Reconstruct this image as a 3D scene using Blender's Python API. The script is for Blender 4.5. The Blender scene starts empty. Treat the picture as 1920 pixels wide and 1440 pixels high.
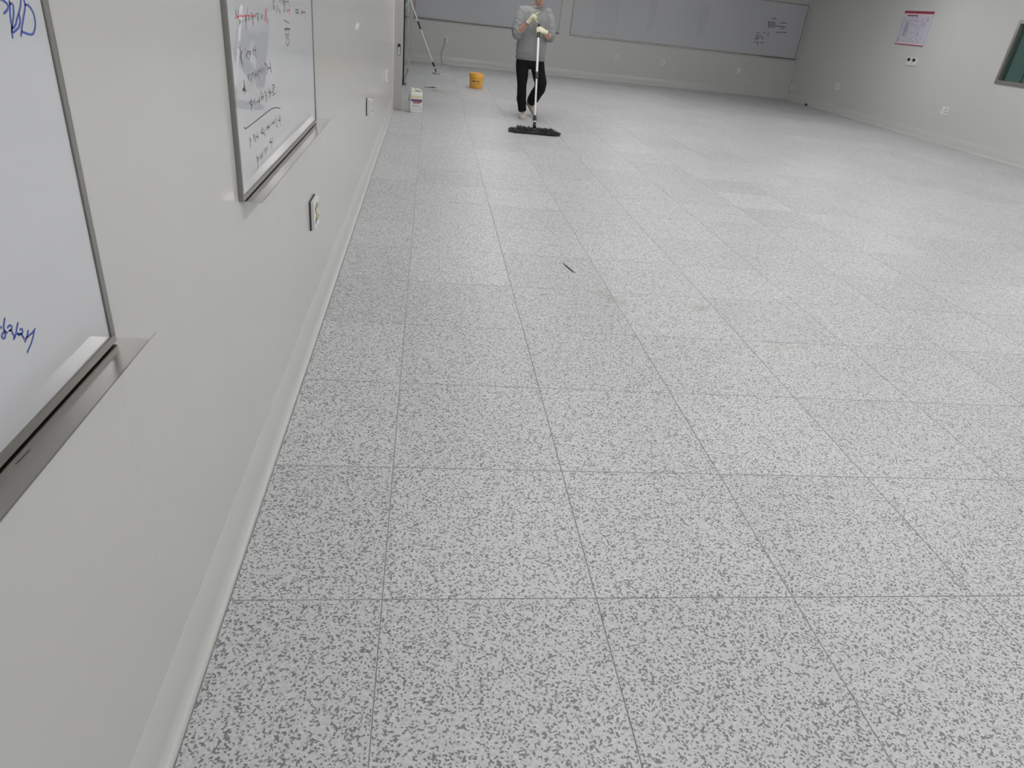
import bpy, bmesh, math, random
from mathutils import Vector, Matrix, noise

# ------------------------------------------------------------------ camera
scene = bpy.context.scene
YAW, PITCH, ROLL, FPX = 0.158517, 0.505850, 0.115658, 1273.68
CAM = Vector((0.0728, -1.34537, 1.44267))
fw = Vector((math.sin(YAW)*math.cos(PITCH), math.cos(YAW)*math.cos(PITCH), -math.sin(PITCH)))
rt = Vector((math.cos(YAW), -math.sin(YAW), 0))
up = rt.cross(fw)
r2 = math.cos(ROLL)*rt + math.sin(ROLL)*up
u2 = -math.sin(ROLL)*rt + math.cos(ROLL)*up
cam_data = bpy.data.cameras.new('camera')
cam_data.sensor_fit = 'HORIZONTAL'; cam_data.sensor_width = 36.0
cam_data.lens = 36.0*FPX/1920.0
cam_data.clip_start = 0.02; cam_data.clip_end = 100
cam = bpy.data.objects.new('camera', cam_data)
scene.collection.objects.link(cam)
cam.matrix_world = Matrix(((r2.x, u2.x, -fw.x, CAM.x), (r2.y, u2.y, -fw.y, CAM.y), (r2.z, u2.z, -fw.z, CAM.z), (0, 0, 0, 1)))
scene.camera = cam

# ------------------------------------------------------------------ world, exposure
world = bpy.data.worlds.new('world'); scene.world = world; world.use_nodes = True
world.node_tree.nodes['Background'].inputs[0].default_value = (0.55, 0.58, 0.62, 1)
world.node_tree.nodes['Background'].inputs[1].default_value = 0.25
vs = scene.view_settings
vs.view_transform = 'Standard'; vs.look = 'None'; vs.gamma = 1.0; vs.use_curve_mapping = False
vs.exposure = 0.0
scene.cycles.use_denoising = True
scene.cycles.max_bounces = 6; scene.cycles.diffuse_bounces = 4; scene.cycles.glossy_bounces = 4
scene.cycles.caustics_reflective = False; scene.cycles.caustics_refractive = False
scene.cycles.adaptive_threshold = 0.08

LAMP_STRENGTH = 13.2
LAMP_COLOR = (1.0, 0.995, 0.985)
# lit ceiling panels (centre x, centre y); the rearmost pair is added to brighten the back wall
LAMPS = [(x, y) for x in (1.3, 4.5, 7.7) for y in (-2.4, 0.4, 3.2, 6.0, 8.8, 11.6)]+[(1.3, 14.4), (4.5, 14.4)]

# ------------------------------------------------------------------ helpers
COL = scene.collection
random.seed(7)

class MB:
    """collects shapes for one mesh"""
    def __init__(self): self.v = []; self.f = []; self.m = []
    def add(self, verts, faces, mi=0):
        o = len(self.v); self.v += [tuple(p) for p in verts]
        self.f += [tuple(i+o for i in f) for f in faces]; self.m += [mi]*len(faces); return self
    def box(self, x0, x1, y0, y1, z0, z1, mi=0):
        return self.add([(x0,y0,z0),(x1,y0,z0),(x1,y1,z0),(x0,y1,z0),(x0,y0,z1),(x1,y0,z1),(x1,y1,z1),(x0,y1,z1)],
                        [(0,3,2,1),(4,5,6,7),(0,1,5,4),(1,2,6,5),(2,3,7,6),(3,0,4,7)], mi)
    def loops(self, rings, cap=True, mi=0, closed=True):
        n = len(rings[0]); vs = [p for r in rings for p in r]; fs = []
        for i in range(len(rings)-1):
            for j in range(n if closed else n-1):
                a = i*n+j; b = i*n+(j+1) % n
                fs.append((a, b, b+n, a+n))
        if cap:
            fs.append(tuple(range(n-1, -1, -1))); fs.append(tuple(range((len(rings)-1)*n, len(rings)*n)))
        return self.add(vs, fs, mi)
    def tube(self, pts, radii, n=10, mi=0, cap=True):
        pts = [Vector(p) for p in pts]
        if not hasattr(radii, '__len__'): radii = [radii]*len(pts)
        rings = []; ref = None
        for i, p in enumerate(pts):
            t = (pts[min(i+1, len(pts)-1)]-pts[max(i-1, 0)]).normalized()
            if ref is None:
                ref = Vector((0, 0, 1)) if abs(t.z) < .9 else Vector((1, 0, 0))
            a = (ref-t*ref.dot(t)).normalized(); b = t.cross(a); ref = a
            r = radii[i]
            if not hasattr(r, '__len__'): r = (r, r)
            rings.append([p+a*(r[0]*math.cos(2*math.pi*k/n))+b*(r[1]*math.sin(2*math.pi*k/n)) for k in range(n)])
        return self.loops(rings, cap, mi)
    def capsule(self, a, b, ra, rb, n=10):
        a = Vector(a); b = Vector(b); d = (b-a).normalized()
        pts = [a-d*ra*.95, a-d*ra*.6, a, b, b+d*rb*.6, b+d*rb*.95]
        return self.tube(pts, [ra*.3, ra*.8, ra, rb, rb*.8, rb*.3], n)
    def lathe(self, prof, n=24, mi=0, c=(0, 0, 0)):
        rings = [[(c[0]+r*math.cos(2*math.pi*k/n), c[1]+r*math.sin(2*math.pi*k/n), c[2]+z) for k in range(n)] for r, z in prof]
        return self.loops(rings, True, mi)
    def ellrings(self, rows, n=28, p=2.0, mi=0):
        """stack of super-ellipses: (cx, cy, z, rx, ry)"""
        rings = []
        for cx, cy, z, rx, ry in rows:
            ring = []
            for k in range(n):
                a = 2*math.pi*k/n; c = math.cos(a); s = math.sin(a)
                ring.append((cx+rx*math.copysign(abs(c)**(2/p), c), cy+ry*math.copysign(abs(s)**(2/p), s), z))
            rings.append(ring)
        return self.loops(rings, True, mi)
    def prism(self, prof, axis, a0, a1, mi=0):
        """closed 2D profile extruded along an axis ('x','y','z')"""
        def P(u, v, w): return {'x': (w, u, v), 'y': (u, w, v), 'z': (u, v, w)}[axis]
        return self.loops([[P(u, v, a0) for u, v in prof], [P(u, v, a1) for u, v in prof]], True, mi)
    def ribbon(self, pts, w, y, mi=0):
        """flat stroke in the local x-z plane at depth y"""
        pts = [Vector((p[0], p[1])) for p in pts]
        L = []; R = []
        for i, p in enumerate(pts):
            t = (pts[min(i+1, len(pts)-1)]-pts[max(i-1, 0)])
            t = t.normalized() if t.length > 1e-6 else Vector((1, 0))
            nrm = Vector((-t.y, t.x))*w*.5
            e = t*w*.4*(-1 if i == 0 else 1 if i == len(pts)-1 else 0)
            L.append((p.x+nrm.x+e.x, y, p.y+nrm.y+e.y)); R.append((p.x-nrm.x+e.x, y, p.y-nrm.y+e.y))
        n = len(pts)
        return self.add(L+R, [(i, i+1, n+i+1, n+i) for i in range(n-1)], mi)
    def mesh(self, name, mats, origin=(0, 0, 0), smooth=False, fix=True):
        me = bpy.data.meshes.new(name)
        ox, oy, oz = origin
        me.from_pydata([(x-ox, y-oy, z-oz) for x, y, z in self.v], [], self.f)
        if not isinstance(mats, (list, tuple)): mats = [mats]
        for m in mats: me.materials.append(m)
        me.polygons.foreach_set('material_index', self.m)
        if fix:
            bm = bmesh.new(); bm.from_mesh(me); bmesh.ops.recalc_face_normals(bm, faces=bm.faces); bm.to_mesh(me); bm.free()
        if smooth: shade(me)
        return me
    def build(self, name, mats, parent=None, origin=(0, 0, 0), smooth=False, bevel=0, fix=True):
        me = self.mesh(name, mats, origin, False, fix)
        if bevel:
            bm = bmesh.new(); bm.from_mesh(me)
            bmesh.ops.bevel(bm, geom=[e for e in bm.edges if len(e.link_faces) == 2 and e.calc_face_angle() > .5], offset=bevel, segments=2, affect='EDGES', profile=.6)
            bm.to_mesh(me); bm.free()
        if smooth: shade(me)
        return link(name, me, parent)

def shade(me, ang=math.radians(42)):
    for p in me.polygons: p.use_smooth = True
    bm = bmesh.new(); bm.from_mesh(me)
    for e in bm.edges:
        if len(e.link_faces) == 2 and e.calc_face_angle() > ang: e.smooth = False
    bm.to_mesh(me); bm.free()

def link(name, me, parent=None):
    o = bpy.data.objects.new(name, me); COL.objects.link(o)
    if parent is not None: o.parent = parent
    return o

def tag(o, label=None, cat=None, group=None, kind=None):
    if label: o['label'] = label
    if cat: o['category'] = cat
    if group: o['group'] = group
    if kind: o['kind'] = kind
    return o

def empty(name, loc=(0, 0, 0), rz=0, label=None, cat=None, group=None):
    o = bpy.data.objects.new(name, None); COL.objects.link(o)
    o.empty_display_size = .1; o.location = loc; o.rotation_euler = (0, 0, rz)
    return tag(o, label, cat, group)

def remesh(mb, voxel, smooth_it=4):
    """one continuous skin over overlapping closed shapes"""
    me = mb.mesh('tmp', [], fix=True)
    o = bpy.data.objects.new('tmp', me); COL.objects.link(o)
    m = o.modifiers.new('r', 'REMESH'); m.mode = 'VOXEL'; m.voxel_size = voxel
    s = o.modifiers.new('s', 'SMOOTH'); s.factor = .5; s.iterations = smooth_it
    dg = bpy.context.evaluated_depsgraph_get(); ev = o.evaluated_get(dg)
    out = bpy.data.meshes.new_from_object(ev)
    bpy.data.objects.remove(o); bpy.data.meshes.remove(me)
    for p in out.polygons: p.use_smooth = True
    return out

# ------------------------------------------------------------------ materials
def newmat(name):
    m = bpy.data.materials.new(name); m.use_nodes = True
    return m, m.node_tree, m.node_tree.nodes['Principled BSDF']
def mat(name, col, rough=.5, metal=0.0, spec=.5, var=0.0, scale=40, bump=0.0, coat=0.0, bscale=None, stretch=None):
    m, nt, b = newmat(name)
    b.inputs['Base Color'].default_value = (*col, 1); b.inputs['Roughness'].default_value = rough
    b.inputs['Metallic'].default_value = metal; b.inputs['Specular IOR Level'].default_value = spec
    b.inputs['Coat Weight'].default_value = coat
    tc = nt.nodes.new('ShaderNodeTexCoord'); mp = nt.nodes.new('ShaderNodeMapping')
    nt.links.new(tc.outputs['Object'], mp.inputs[0])
    if stretch: mp.inputs['Scale'].default_value = stretch
    if var:
        nz = nt.nodes.new('ShaderNodeTexNoise'); nz.inputs['Scale'].default_value = scale; nz.inputs['Detail'].default_value = 4
        nt.links.new(mp.outputs[0], nz.inputs['Vector'])
        mx = nt.nodes.new('ShaderNodeMix'); mx.data_type = 'RGBA'
        mx.inputs['A'].default_value = (*[c*(1-var) for c in col], 1); mx.inputs['B'].default_value = (*[min(1, c*(1+var)) for c in col], 1)
        nt.links.new(nz.outputs['Fac'], mx.inputs['Factor']); nt.links.new(mx.outputs['Result'], b.inputs['Base Color'])
    if bump:
        nb = nt.nodes.new('ShaderNodeTexNoise'); nb.inputs['Scale'].default_value = bscale or scale; nb.inputs['Detail'].default_value = 3
        nt.links.new(mp.outputs[0], nb.inputs['Vector'])
        bp = nt.nodes.new('ShaderNodeBump'); bp.inputs['Strength'].default_value = bump; bp.inputs['Distance'].default_value = .01
        nt.links.new(nb.outputs['Fac'], bp.inputs['Height']); nt.links.new(bp.outputs[0], b.inputs['Normal'])
    return m

M = {}
M['wall'] = mat('painted_panel', (.570, .568, .558), .17, spec=.5, var=.012, scale=1.6, bump=.05, bscale=3, stretch=(2.5, 2.5, .12))
M['wall_core'] = mat('panel_core', (.66, .66, .64), .6)
M['wall_right'] = M['wall']
M['base'] = mat('cove_base', (.572, .57, .556), .25, var=.01, scale=6)
M['ceiling'] = mat('ceiling_board', (.72, .72, .70), .8, var=.03, scale=60)
M['steel'] = mat('brushed_steel', (.58, .56, .54), .42, metal=1.0, var=.12, scale=30, bump=.03, bscale=60, stretch=(1, 1, .04))
M['steel_h'] = mat('brushed_steel_long', (.45, .432, .42), .24, metal=1.0, var=.10, scale=30, bump=.03, bscale=80, stretch=(.03, 1, 1))
M['alu'] = mat('aluminium_frame', (.33, .32, .30), .38, metal=.85, var=.05, scale=20)
M['wboard'] = mat('whiteboard_enamel', (.60, .61, .63), .015, spec=.5, var=.01, scale=3, coat=0)
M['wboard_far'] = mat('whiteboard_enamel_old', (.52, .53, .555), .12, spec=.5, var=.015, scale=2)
M['ink_blue'] = mat('blue_ink', (.055, .10, .42), .5)
M['ink_black'] = mat('black_ink', (.15, .15, .16), .5)
M['ink_red'] = mat('red_ink', (.62, .14, .18), .5)
M['ink_grey'] = mat('grey_ink', (.17, .17, .18), .5)
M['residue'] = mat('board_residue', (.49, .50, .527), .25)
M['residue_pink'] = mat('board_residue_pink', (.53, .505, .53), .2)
M['plastic_white'] = mat('white_plastic', (.76, .76, .74), .35)
M['plastic_cream'] = mat('cream_plastic', (.70, .69, .65), .4)
M['black'] = mat('black_plastic', (.018, .018, .02), .4)
M['rubber'] = mat('dark_rubber', (.03, .03, .03), .6)
M['screen'] = mat('dark_screen', (.02, .022, .025), .2)
M['yellow_tape'] = mat('yellow_sticker', (.72, .66, .30), .5)
M['hdpe'] = mat('milky_polyethylene', (.78, .76, .68), .4, var=.03, scale=12)
M['wax'] = mat('cream_wax', (.74, .66, .52), .4)
M['label'] = mat('white_label', (.80, .79, .80), .4)
M['purple'] = mat('purple_print', (.10, .07, .22), .4)
M['red_print'] = mat('red_print', (.50, .12, .13), .4)
M['txt'] = mat('text_print', (.10, .10, .11), .5)
M['orange'] = mat('orange_plastic', (.86, .44, .075), .38, var=.03, scale=9)
M['brown_txt'] = mat('brown_print', (.10, .04, .01), .5)
M['poster'] = mat('poster_paper', (.54, .52, .61), .35)
M['poster_red'] = mat('poster_red', (.30, .035, .075), .35)
M['poster_pink'] = mat('poster_pink', (.72, .50, .56), .35)
M['poster_line'] = mat('poster_line', (.24, .22, .29), .45)
M['pole'] = mat('white_pole', (.80, .79, .80), .3, metal=.0)
M['chenille'] = mat('chenille_grey', (.07, .07, .08), .95, var=.45, scale=120, bump=.6, bscale=200)
M['sweat'] = mat('grey_sweatshirt', (.31, .312, .322), .95, spec=.15, var=.10, scale=140, bump=.25, bscale=320)
M['sweat_rib'] = mat('grey_ribbing', (.25, .252, .26), .95, spec=.15, var=.08, scale=120)
M['trouser'] = mat('black_trousers', (.0105, .0105, .014), .9, spec=.2, var=.2, scale=60)
M['skin'] = mat('skin', (.50, .30, .23), .5, var=.05, scale=25)
M['glove'] = mat('cream_knit_glove', (.74, .70, .52), .9, var=.06, scale=120, bump=.3, bscale=300)
M['coating'] = mat('yellow_coating', (.64, .61, .24), .6, var=.06, scale=60)
M['hair'] = mat('black_hair', (.015, .013, .012), .6, var=.3, scale=90)
M['lips'] = mat('lips', (.42, .17, .15), .45)
M['eye'] = mat('eye_white', (.7, .7, .68), .2)
M['shoe'] = mat('beige_shoe', (.52, .47, .40), .8, var=.06, scale=40)
M['sole'] = mat('rubber_sole', (.45, .42, .38), .7)
M['lace'] = mat('shoe_lace', (.20, .18, .17), .8)
M['grout'] = mat('tile_joint', (.35, .35, .35), .8, var=.15, scale=25)
M['debris'] = mat('dark_strip', (.03, .035, .03), .6)
M['cable'] = mat('grey_cable', (.30, .30, .29), .5)

def glass(name, col, tint):
    m, nt, b = newmat(name)
    out = nt.nodes['Material Output']; nt.nodes.remove(b)
    tr = nt.nodes.new('ShaderNodeBsdfTransparent'); tr.inputs[0].default_value = (*tint, 1)
    gl = nt.nodes.new('ShaderNodeBsdfGlossy'); gl.inputs['Roughness'].default_value = .03; gl.inputs['Color'].default_value = (*col, 1)
    lw = nt.nodes.new('ShaderNodeLayerWeight'); lw.inputs['Blend'].default_value = .5
    pw = nt.nodes.new('ShaderNodeMath'); pw.operation = 'POWER'; pw.inputs[1].default_value = 5; nt.links.new(lw.outputs['Facing'], pw.inputs[0])
    fr = nt.nodes.new('ShaderNodeMath'); fr.operation = 'MULTIPLY_ADD'; fr.inputs[1].default_value = .95; fr.inputs[2].default_value = .045; nt.links.new(pw.outputs[0], fr.inputs[0])
    mx = nt.nodes.new('ShaderNodeMixShader')
    nt.links.new(fr.outputs[0], mx.inputs[0]); nt.links.new(tr.outputs[0], mx.inputs[1]); nt.links.new(gl.outputs[0], mx.inputs[2])
    nt.links.new(mx.outputs[0], out.inputs[0]); return m
M['glass_door'] = glass('door_glass', (.9, .97, .94), (.84, .92, .885))
M['glass_green'] = glass('green_window_glass', (.9, .95, .92), (.55, .72, .655))

def emit(name, col, s):
    m, nt, b = newmat(name)
    b.inputs['Base Color'].default_value = (.9, .9, .9, 1)
    b.inputs['Emission Color'].default_value = (*col, 1); b.inputs['Emission Strength'].default_value = s
    return m
M['lamp'] = emit('lit_diffuser', LAMP_COLOR, LAMP_STRENGTH)

def tile_material():
    """speckled vinyl: cells picked at random are dark or mid grey chips; each tile shifts the pattern"""
    m, nt, b = newmat('speckled_tile'); N = nt.nodes; L = nt.links
    geo = N.new('ShaderNodeNewGeometry')
    def vm(op, a, bb=None):
        n = N.new('ShaderNodeVectorMath'); n.operation = op
        L.new(a, n.inputs[0])
        if bb is not None:
            if isinstance(bb, tuple): n.inputs[1].default_value = bb
            else: L.new(bb, n.inputs[1])
        return n.outputs[0]
    def mth(op, a, bb):
        n = N.new('ShaderNodeMath'); n.operation = op
        for i, q in enumerate((a, bb)):
            if isinstance(q, (int, float)): n.inputs[i].default_value = q
            else: L.new(q, n.inputs[i])
        return n.outputs[0]
    pos = geo.outputs['Position']
    flat = vm('MULTIPLY', pos, (1, 1, 0))
    cell = vm('FLOOR', vm('MULTIPLY', flat, (1/.6, 1/.6, 0)))
    wn = N.new('ShaderNodeTexWhiteNoise'); wn.noise_dimensions = '3D'; L.new(cell, wn.inputs['Vector'])
    off = vm('MULTIPLY', wn.outputs['Color'], (7.3, 5.1, 0))
    p = vm('ADD', flat, off)
    nz = N.new('ShaderNodeTexNoise'); nz.inputs['Scale'].default_value = 300; nz.inputs['Detail'].default_value = 1.5
    L.new(p, nz.inputs['Vector'])
    warp = vm('MULTIPLY', vm('SUBTRACT', nz.outputs['Color'], (.5, .5, .5)), (.0044, .0044, 0))
    pw = vm('ADD', p, warp)
    v1 = N.new('ShaderNodeTexVoronoi'); v1.voronoi_dimensions = '2D'; v1.inputs['Scale'].default_value = 215; L.new(pw, v1.inputs['Vector'])
    sep = N.new('ShaderNodeSeparateColor'); L.new(v1.outputs['Color'], sep.inputs[0])
    # clumping: chips crowd in places
    n2 = N.new('ShaderNodeTexNoise'); n2.inputs['Scale'].default_value = 17; n2.inputs['Detail'].default_value = 2; L.new(p, n2.inputs['Vector'])
    thr = mth('ADD', mth('MULTIPLY', mth('SUBTRACT', n2.outputs['Fac'], .5), .16), .0)
    val = mth('ADD', sep.outputs[0], thr)
    ramp = N.new('ShaderNodeValToRGB'); cr = ramp.color_ramp; cr.interpolation = 'CONSTANT'
    cr.elements[0].position = 0; cr.elements[0].color = (.225, .225, .238, 1)
    cr.elements[1].position = .17; cr.elements[1].color = (.31, .31, .32, 1)
    for ps, c in ((.235, .48), (.29, .63), (.55, .66), (.74, .58), (.86, .71)):
        e = cr.elements.new(ps); e.color = (c, c, c*1.02, 1)
    L.new(val, ramp.inputs['Fac'])
    # tone differs a little from tile to tile
    tone = mth('ADD', mth('MULTIPLY', wn.outputs['Value'], .10), .95)
    mul = N.new('ShaderNodeMix'); mul.data_type = 'RGBA'; mul.blend_type = 'MULTIPLY'; mul.inputs['Factor'].default_value = 1
    comb = N.new('ShaderNodeCombineColor'); [L.new(tone, comb.inputs[i]) for i in range(3)]
    L.new(ramp.outputs['Color'], mul.inputs['A']); L.new(comb.outputs[0], mul.inputs['B'])
    oi = N.new('ShaderNodeObjectInfo')
    mul2 = N.new('ShaderNodeMix'); mul2.data_type = 'RGBA'; mul2.blend_type = 'MULTIPLY'; mul2.inputs['Factor'].default_value = 1
    L.new(mul.outputs['Result'], mul2.inputs['A']); L.new(oi.outputs['Color'], mul2.inputs['B'])
    cur = mul2.outputs['Result']
    # scuffs and dried dirt with a shape of their own (centre x, y, half width, half depth, strength)
    n3 = N.new('ShaderNodeTexNoise'); n3.inputs['Scale'].default_value = 14; n3.inputs['Detail'].default_value = 5; L.new(flat, n3.inputs['Vector'])
    for (sx, sy, hw, hd, st, rot) in ((1.16, 2.31, .13, .05, .6, -.7), (1.70, 2.235, .07, .09, .42, 0), (.225, 11.62, .13, .30, .9, .5), (2.0, 1.75, .09, .07, .25, 0), (.80, 2.30, .07, .05, .22, 0), (1.02, 3.25, .09, .06, .2, 0)):
        mp = N.new('ShaderNodeMapping'); mp.vector_type = 'TEXTURE'
        mp.inputs['Location'].default_value = (sx, sy, 0); mp.inputs['Rotation'].default_value = (0, 0, rot); mp.inputs['Scale'].default_value = (hw, hd, 1)
        L.new(flat, mp.inputs[0])
        ln = N.new('ShaderNodeVectorMath'); ln.operation = 'LENGTH'; L.new(mp.outputs[0], ln.inputs[0])
        mr = N.new('ShaderNodeMapRange'); mr.inputs['From Min'].default_value = 1.15; mr.inputs['From Max'].default_value = .1
        mr.inputs['To Min'].default_value = 0; mr.inputs['To Max'].default_value = st
        L.new(mth('ADD', ln.outputs['Value'], mth('MULTIPLY', mth('SUBTRACT', n3.outputs['Fac'], .5), 2.2)), mr.inputs['Value'])
        mx = N.new('ShaderNodeMix'); mx.data_type = 'RGBA'; mx.blend_type = 'MULTIPLY'
        L.new(mr.outputs[0], mx.inputs['Factor']); L.new(cur, mx.inputs['A']); mx.inputs['B'].default_value = (.70, .66, .53, 1)
        cur = mx.outputs['Result']
    L.new(cur, b.inputs['Base Color'])
    b.inputs['Roughness'].default_value = .42; b.inputs['Specular IOR Level'].default_value = .45
    bp = N.new('ShaderNodeBump'); bp.inputs['Strength'].default_value = .06; bp.inputs['Distance'].default_value = .004
    L.new(nz.outputs['Fac'], bp.inputs['Height']); L.new(bp.outputs[0], b.inputs['Normal'])
    return m
M['tile'] = tile_material()

# ------------------------------------------------------------------ the room
XL, XR, YB, YN, H = -.42, 9.51, 17.30, -4.0, 2.75      # wall faces, ceiling height
T = .6                                                  # floor tile
PITCHW = 1.04                                           # wall panel width

# floor: base slab, tiles on it
fl = MB().box(-2.6, 9.7, YN-.2, YB+.2, -.06, -.0018).build('floor', M['grout'])
tag(fl, 'pale grey speckled tile floor', kind='structure')

def project(p):
    d = Vector(p)-CAM; z = d.dot(fw)
    if z < .05: return None
    return 960+FPX*d.dot(r2)/z, 720-FPX*d.dot(u2)/z

GAP = .0015; CH = .0011; X0, X1, Y0, Y1 = -.397, 9.489, YN, 17.281
def tile_shape(mb, x0, x1, y0, y1):
    a = [(x0+GAP, y0+GAP), (x1-GAP, y0+GAP), (x1-GAP, y1-GAP), (x0+GAP, y1-GAP)]
    c = [(x0+GAP+CH, y0+GAP+CH), (x1-GAP-CH, y0+GAP+CH), (x1-GAP-CH, y1-GAP-CH), (x0+GAP+CH, y1-GAP-CH)]
    return mb.loops([[(x, y, -.0018) for x, y in a], [(x, y, -CH*.7) for x, y in a], [(x, y, 0) for x, y in c]], True)
tiles = []
for c in range(-1, 16):
    for r in range(-7, 29):
        x0, x1, y0, y1 = max(c*T, X0), min((c+1)*T, X1), max(r*T, Y0), min((r+1)*T, Y1)
        if x1-x0 < .05 or y1-y0 < .05: continue
        q = [project((x, y, 0)) for x, y in ((x0, y0), (x1, y0), (x1, y1), (x0, y1))]
        area = 0
        if all(q):
            q = [(min(max(a, 0), 1920), min(max(b, 0), 1440)) for a, b in q]
            area = abs(sum(q[i][0]*q[(i+1) % 4][1]-q[(i+1) % 4][0]*q[i][1] for i in range(4)))/2
        elif r >= -2 and c < 4: area = 1e6
        tiles.append((area, c, r, x0, x1, y0, y1))
tiles.sort(key=lambda t: -t[0])
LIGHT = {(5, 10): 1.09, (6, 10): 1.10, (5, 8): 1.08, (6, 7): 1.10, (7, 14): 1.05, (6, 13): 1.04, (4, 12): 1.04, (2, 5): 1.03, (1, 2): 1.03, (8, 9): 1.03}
shared = {}
rest = MB()
for i, (area, c, r, x0, x1, y0, y1) in enumerate(tiles):
    if i < 300 and area > 0:
        key = (round(x1-x0, 3), round(y1-y0, 3))
        if key not in shared:
            shared[key] = tile_shape(MB(), 0, x1-x0, 0, y1-y0).mesh('floor_tile', M['tile'])
        o = link('floor_tile', shared[key], fl); o.location = (x0, y0, 0)
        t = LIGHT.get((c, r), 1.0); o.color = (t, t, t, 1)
    else:
        tile_shape(rest, x0, x1, y0, y1)
o = rest.build('floor_tiling', M['tile'], fl); tag(o, kind='stuff'); o.color = (1, 1, 1, 1)
# corridor floor beyond the doorway
MB().box(-2.5, -.397, 8.9, 12.3, -.0018, 0).build('corridor_flooring', M['tile'], fl).color = (1, 1, 1, 1)

ce = MB().box(-2.6, 9.7, YN-.2, YB+.2, H, H+.1).build('ceiling', M['ceiling']); tag(ce, 'white ceiling above the room', kind='structure')

# walls: core with sandwich panels on it
PT = .008
def panel_profile(w, c=.0008):
    return [(0, 0), (w, 0), (w, -PT+c), (w-c, -PT), (c, -PT), (0, -PT+c)]
def wall_panels(parent, place, spans, ch=.0008):
    """place(u) -> local loc/rot of a panel that starts at u"""
    cache = {}
    for (a, b, zz) in spans:
        key = (round(b-a, 3), tuple(zz))
        if key not in cache:
            mb = MB()
            for (u0, u1, za, zb) in zz:
                mb.prism([(u0+x, y) for x, y in panel_profile(u1-u0, ch)], 'z', za, zb)
            cache[key] = mb.mesh('wall_panel', M['wall'])
        o = link('wall_panel', cache[key], parent)
        place(o, a)
    return
# left wall (runs along y), doorway from 9.1 to 12.0
D0, D1, DH = 9.10, 12.00, 2.25
wl = MB().box(XL-.15, XL-PT, YN, D0, 0, H).box(XL-.15, XL-PT, D1, YB, 0, H).box(XL-.15, XL-PT, D0, D1, DH, H).build('wall_left', M['wall_core'])
tag(wl, 'pale grey panelled wall with whiteboards', kind='structure')
def seams(a, b, ref):
    k0 = math.floor((a-ref)/PITCHW); out = [a]
    u = ref+(k0+1)*PITCHW
    while u < b-.03:
        if u > a+.03: out.append(u)
        u += PITCHW
    return out+[b]
def place_left(o, a): o.location = (XL-PT, a, 0); o.rotation_euler = (0, 0, math.pi/2)
G = .0005
sp = []
for a, b in ((YN, 8.98), (D1, YB)):
    s = seams(a, b, .745)
    sp += [(p, q, ((.0001, q-p-.0001, 0, H),)) for p, q in zip(s, s[1:])]
sp.append((D0, D1, ((0, D1-D0, DH+.12, H),)))
wall_panels(wl, place_left, sp, .00025)
# back wall
wb = MB().box(XL-.15, XR+.15, YB+PT, YB+.15, 0, H).build('wall_back', M['wall_core']); tag(wb, 'grey panelled back wall', kind='structure')
def place_back(o, a): o.location = (a, YB+PT, 0)
s = seams(XL, XR, 1.225)
wall_panels(wb, place_back, [(p, q, ((G, q-p-G, 0, H),)) for p, q in zip(s, s[1:])])
# right wall with a window
WY0, WY1, WZ0, WZ1 = 7.70, 10.205, 1.12, 2.065
wr = MB().box(XR+PT, XR+.15, YN, WY0, 0, H).box(XR+PT, XR+.15, WY1, YB, 0, H).box(XR+PT, XR+.15, WY0, WY1, 0, WZ0).box(XR+PT, XR+.15, WY0, WY1, WZ1, H).build('wall_right', M['wall_core'])
tag(wr, 'grey panelled side wall with a window', kind='structure')
def place_right(o, a): o.location = (XR+PT, a, 0); o.rotation_euler = (0, 0, -math.pi/2)
s = seams(YN, YB, 12.35); sp = []
for p, q in zip(s, s[1:]):
    w = q-p
    # local x runs from q down to p
    a0, a1 = max(p, WY0), min(q, WY1)
    if a1-a0 > .005:
        zz = [(q-a1, q-a0, 0, WZ0), (q-a1, q-a0, WZ1, H)]
        if q-a1 > .01: zz.append((G, q-a1, 0, H))
        if a0-p > .01: zz.append((q-a0, w-G, 0, H))
    else: zz = [(G, w-G, 0, H)]
    sp.append((q, q+w, tuple(zz)))
wall_panels(wr, place_right, sp)
wn_ = MB().box(XL-.15, XR+.15, YN-.15, YN, 0, H).build('wall_near', M['wall']); tag(wn_, 'panelled wall behind the viewer', kind='structure')
# corridor behind the doorway and the unlit room behind the window
co = MB().box(-2.6, -2.5, 8.8, 12.4, 0, H).box(-2.5, XL-.15, 8.7, 8.8, 0, H).box(-2.5, XL-.15, 12.3, 12.4, 0, H).build('wall_corridor', M['wall']); tag(co, 'corridor wall beyond the doorway', kind='structure')
wo = MB().box(XR+.15, XR+4, 5.0, 14.0, -.1, 0).build('ground', mat('outside_ground', (.2, .24, .22), .8)); tag(wo, 'ground outside the window', kind='structure')

# cove baseboards
def cove(p):          # profile: distance from wall, height
    pr = [(0, 0), (.023, 0), (.023, .006)]
    for k in range(9):
        a = k/8*math.pi/2
        pr.append((.0045+.0185*(1-math.sin(a))**1.3, .008+.044*(1-math.cos(a))))
    return pr+[(.0045, .168), (.003, .171), (0, .171)]
CP = cove(0)
b1 = MB().prism([(XL+d, z) for d, z in CP], 'y', YN, 8.98).prism([(XL+d, z) for d, z in CP], 'y', 12.02, YB).build('baseboard_left', M['base'], smooth=True)
b2 = MB().prism([(XR-d, z) for d, z in CP], 'y', YN, YB).build('baseboard_right', M['base'], smooth=True)
b3 = MB().prism([(YB-d, z) for d, z in CP], 'x', XL, XR).build('baseboard_back', M['base'], smooth=True)
for b in (b1, b2, b3): tag(b, kind='structure')
tag(b1, 'cream cove baseboard along the whiteboard wall'); tag(b2, 'cream cove baseboard along the window wall'); tag(b3, 'cream cove baseboard along the back wall')

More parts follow.
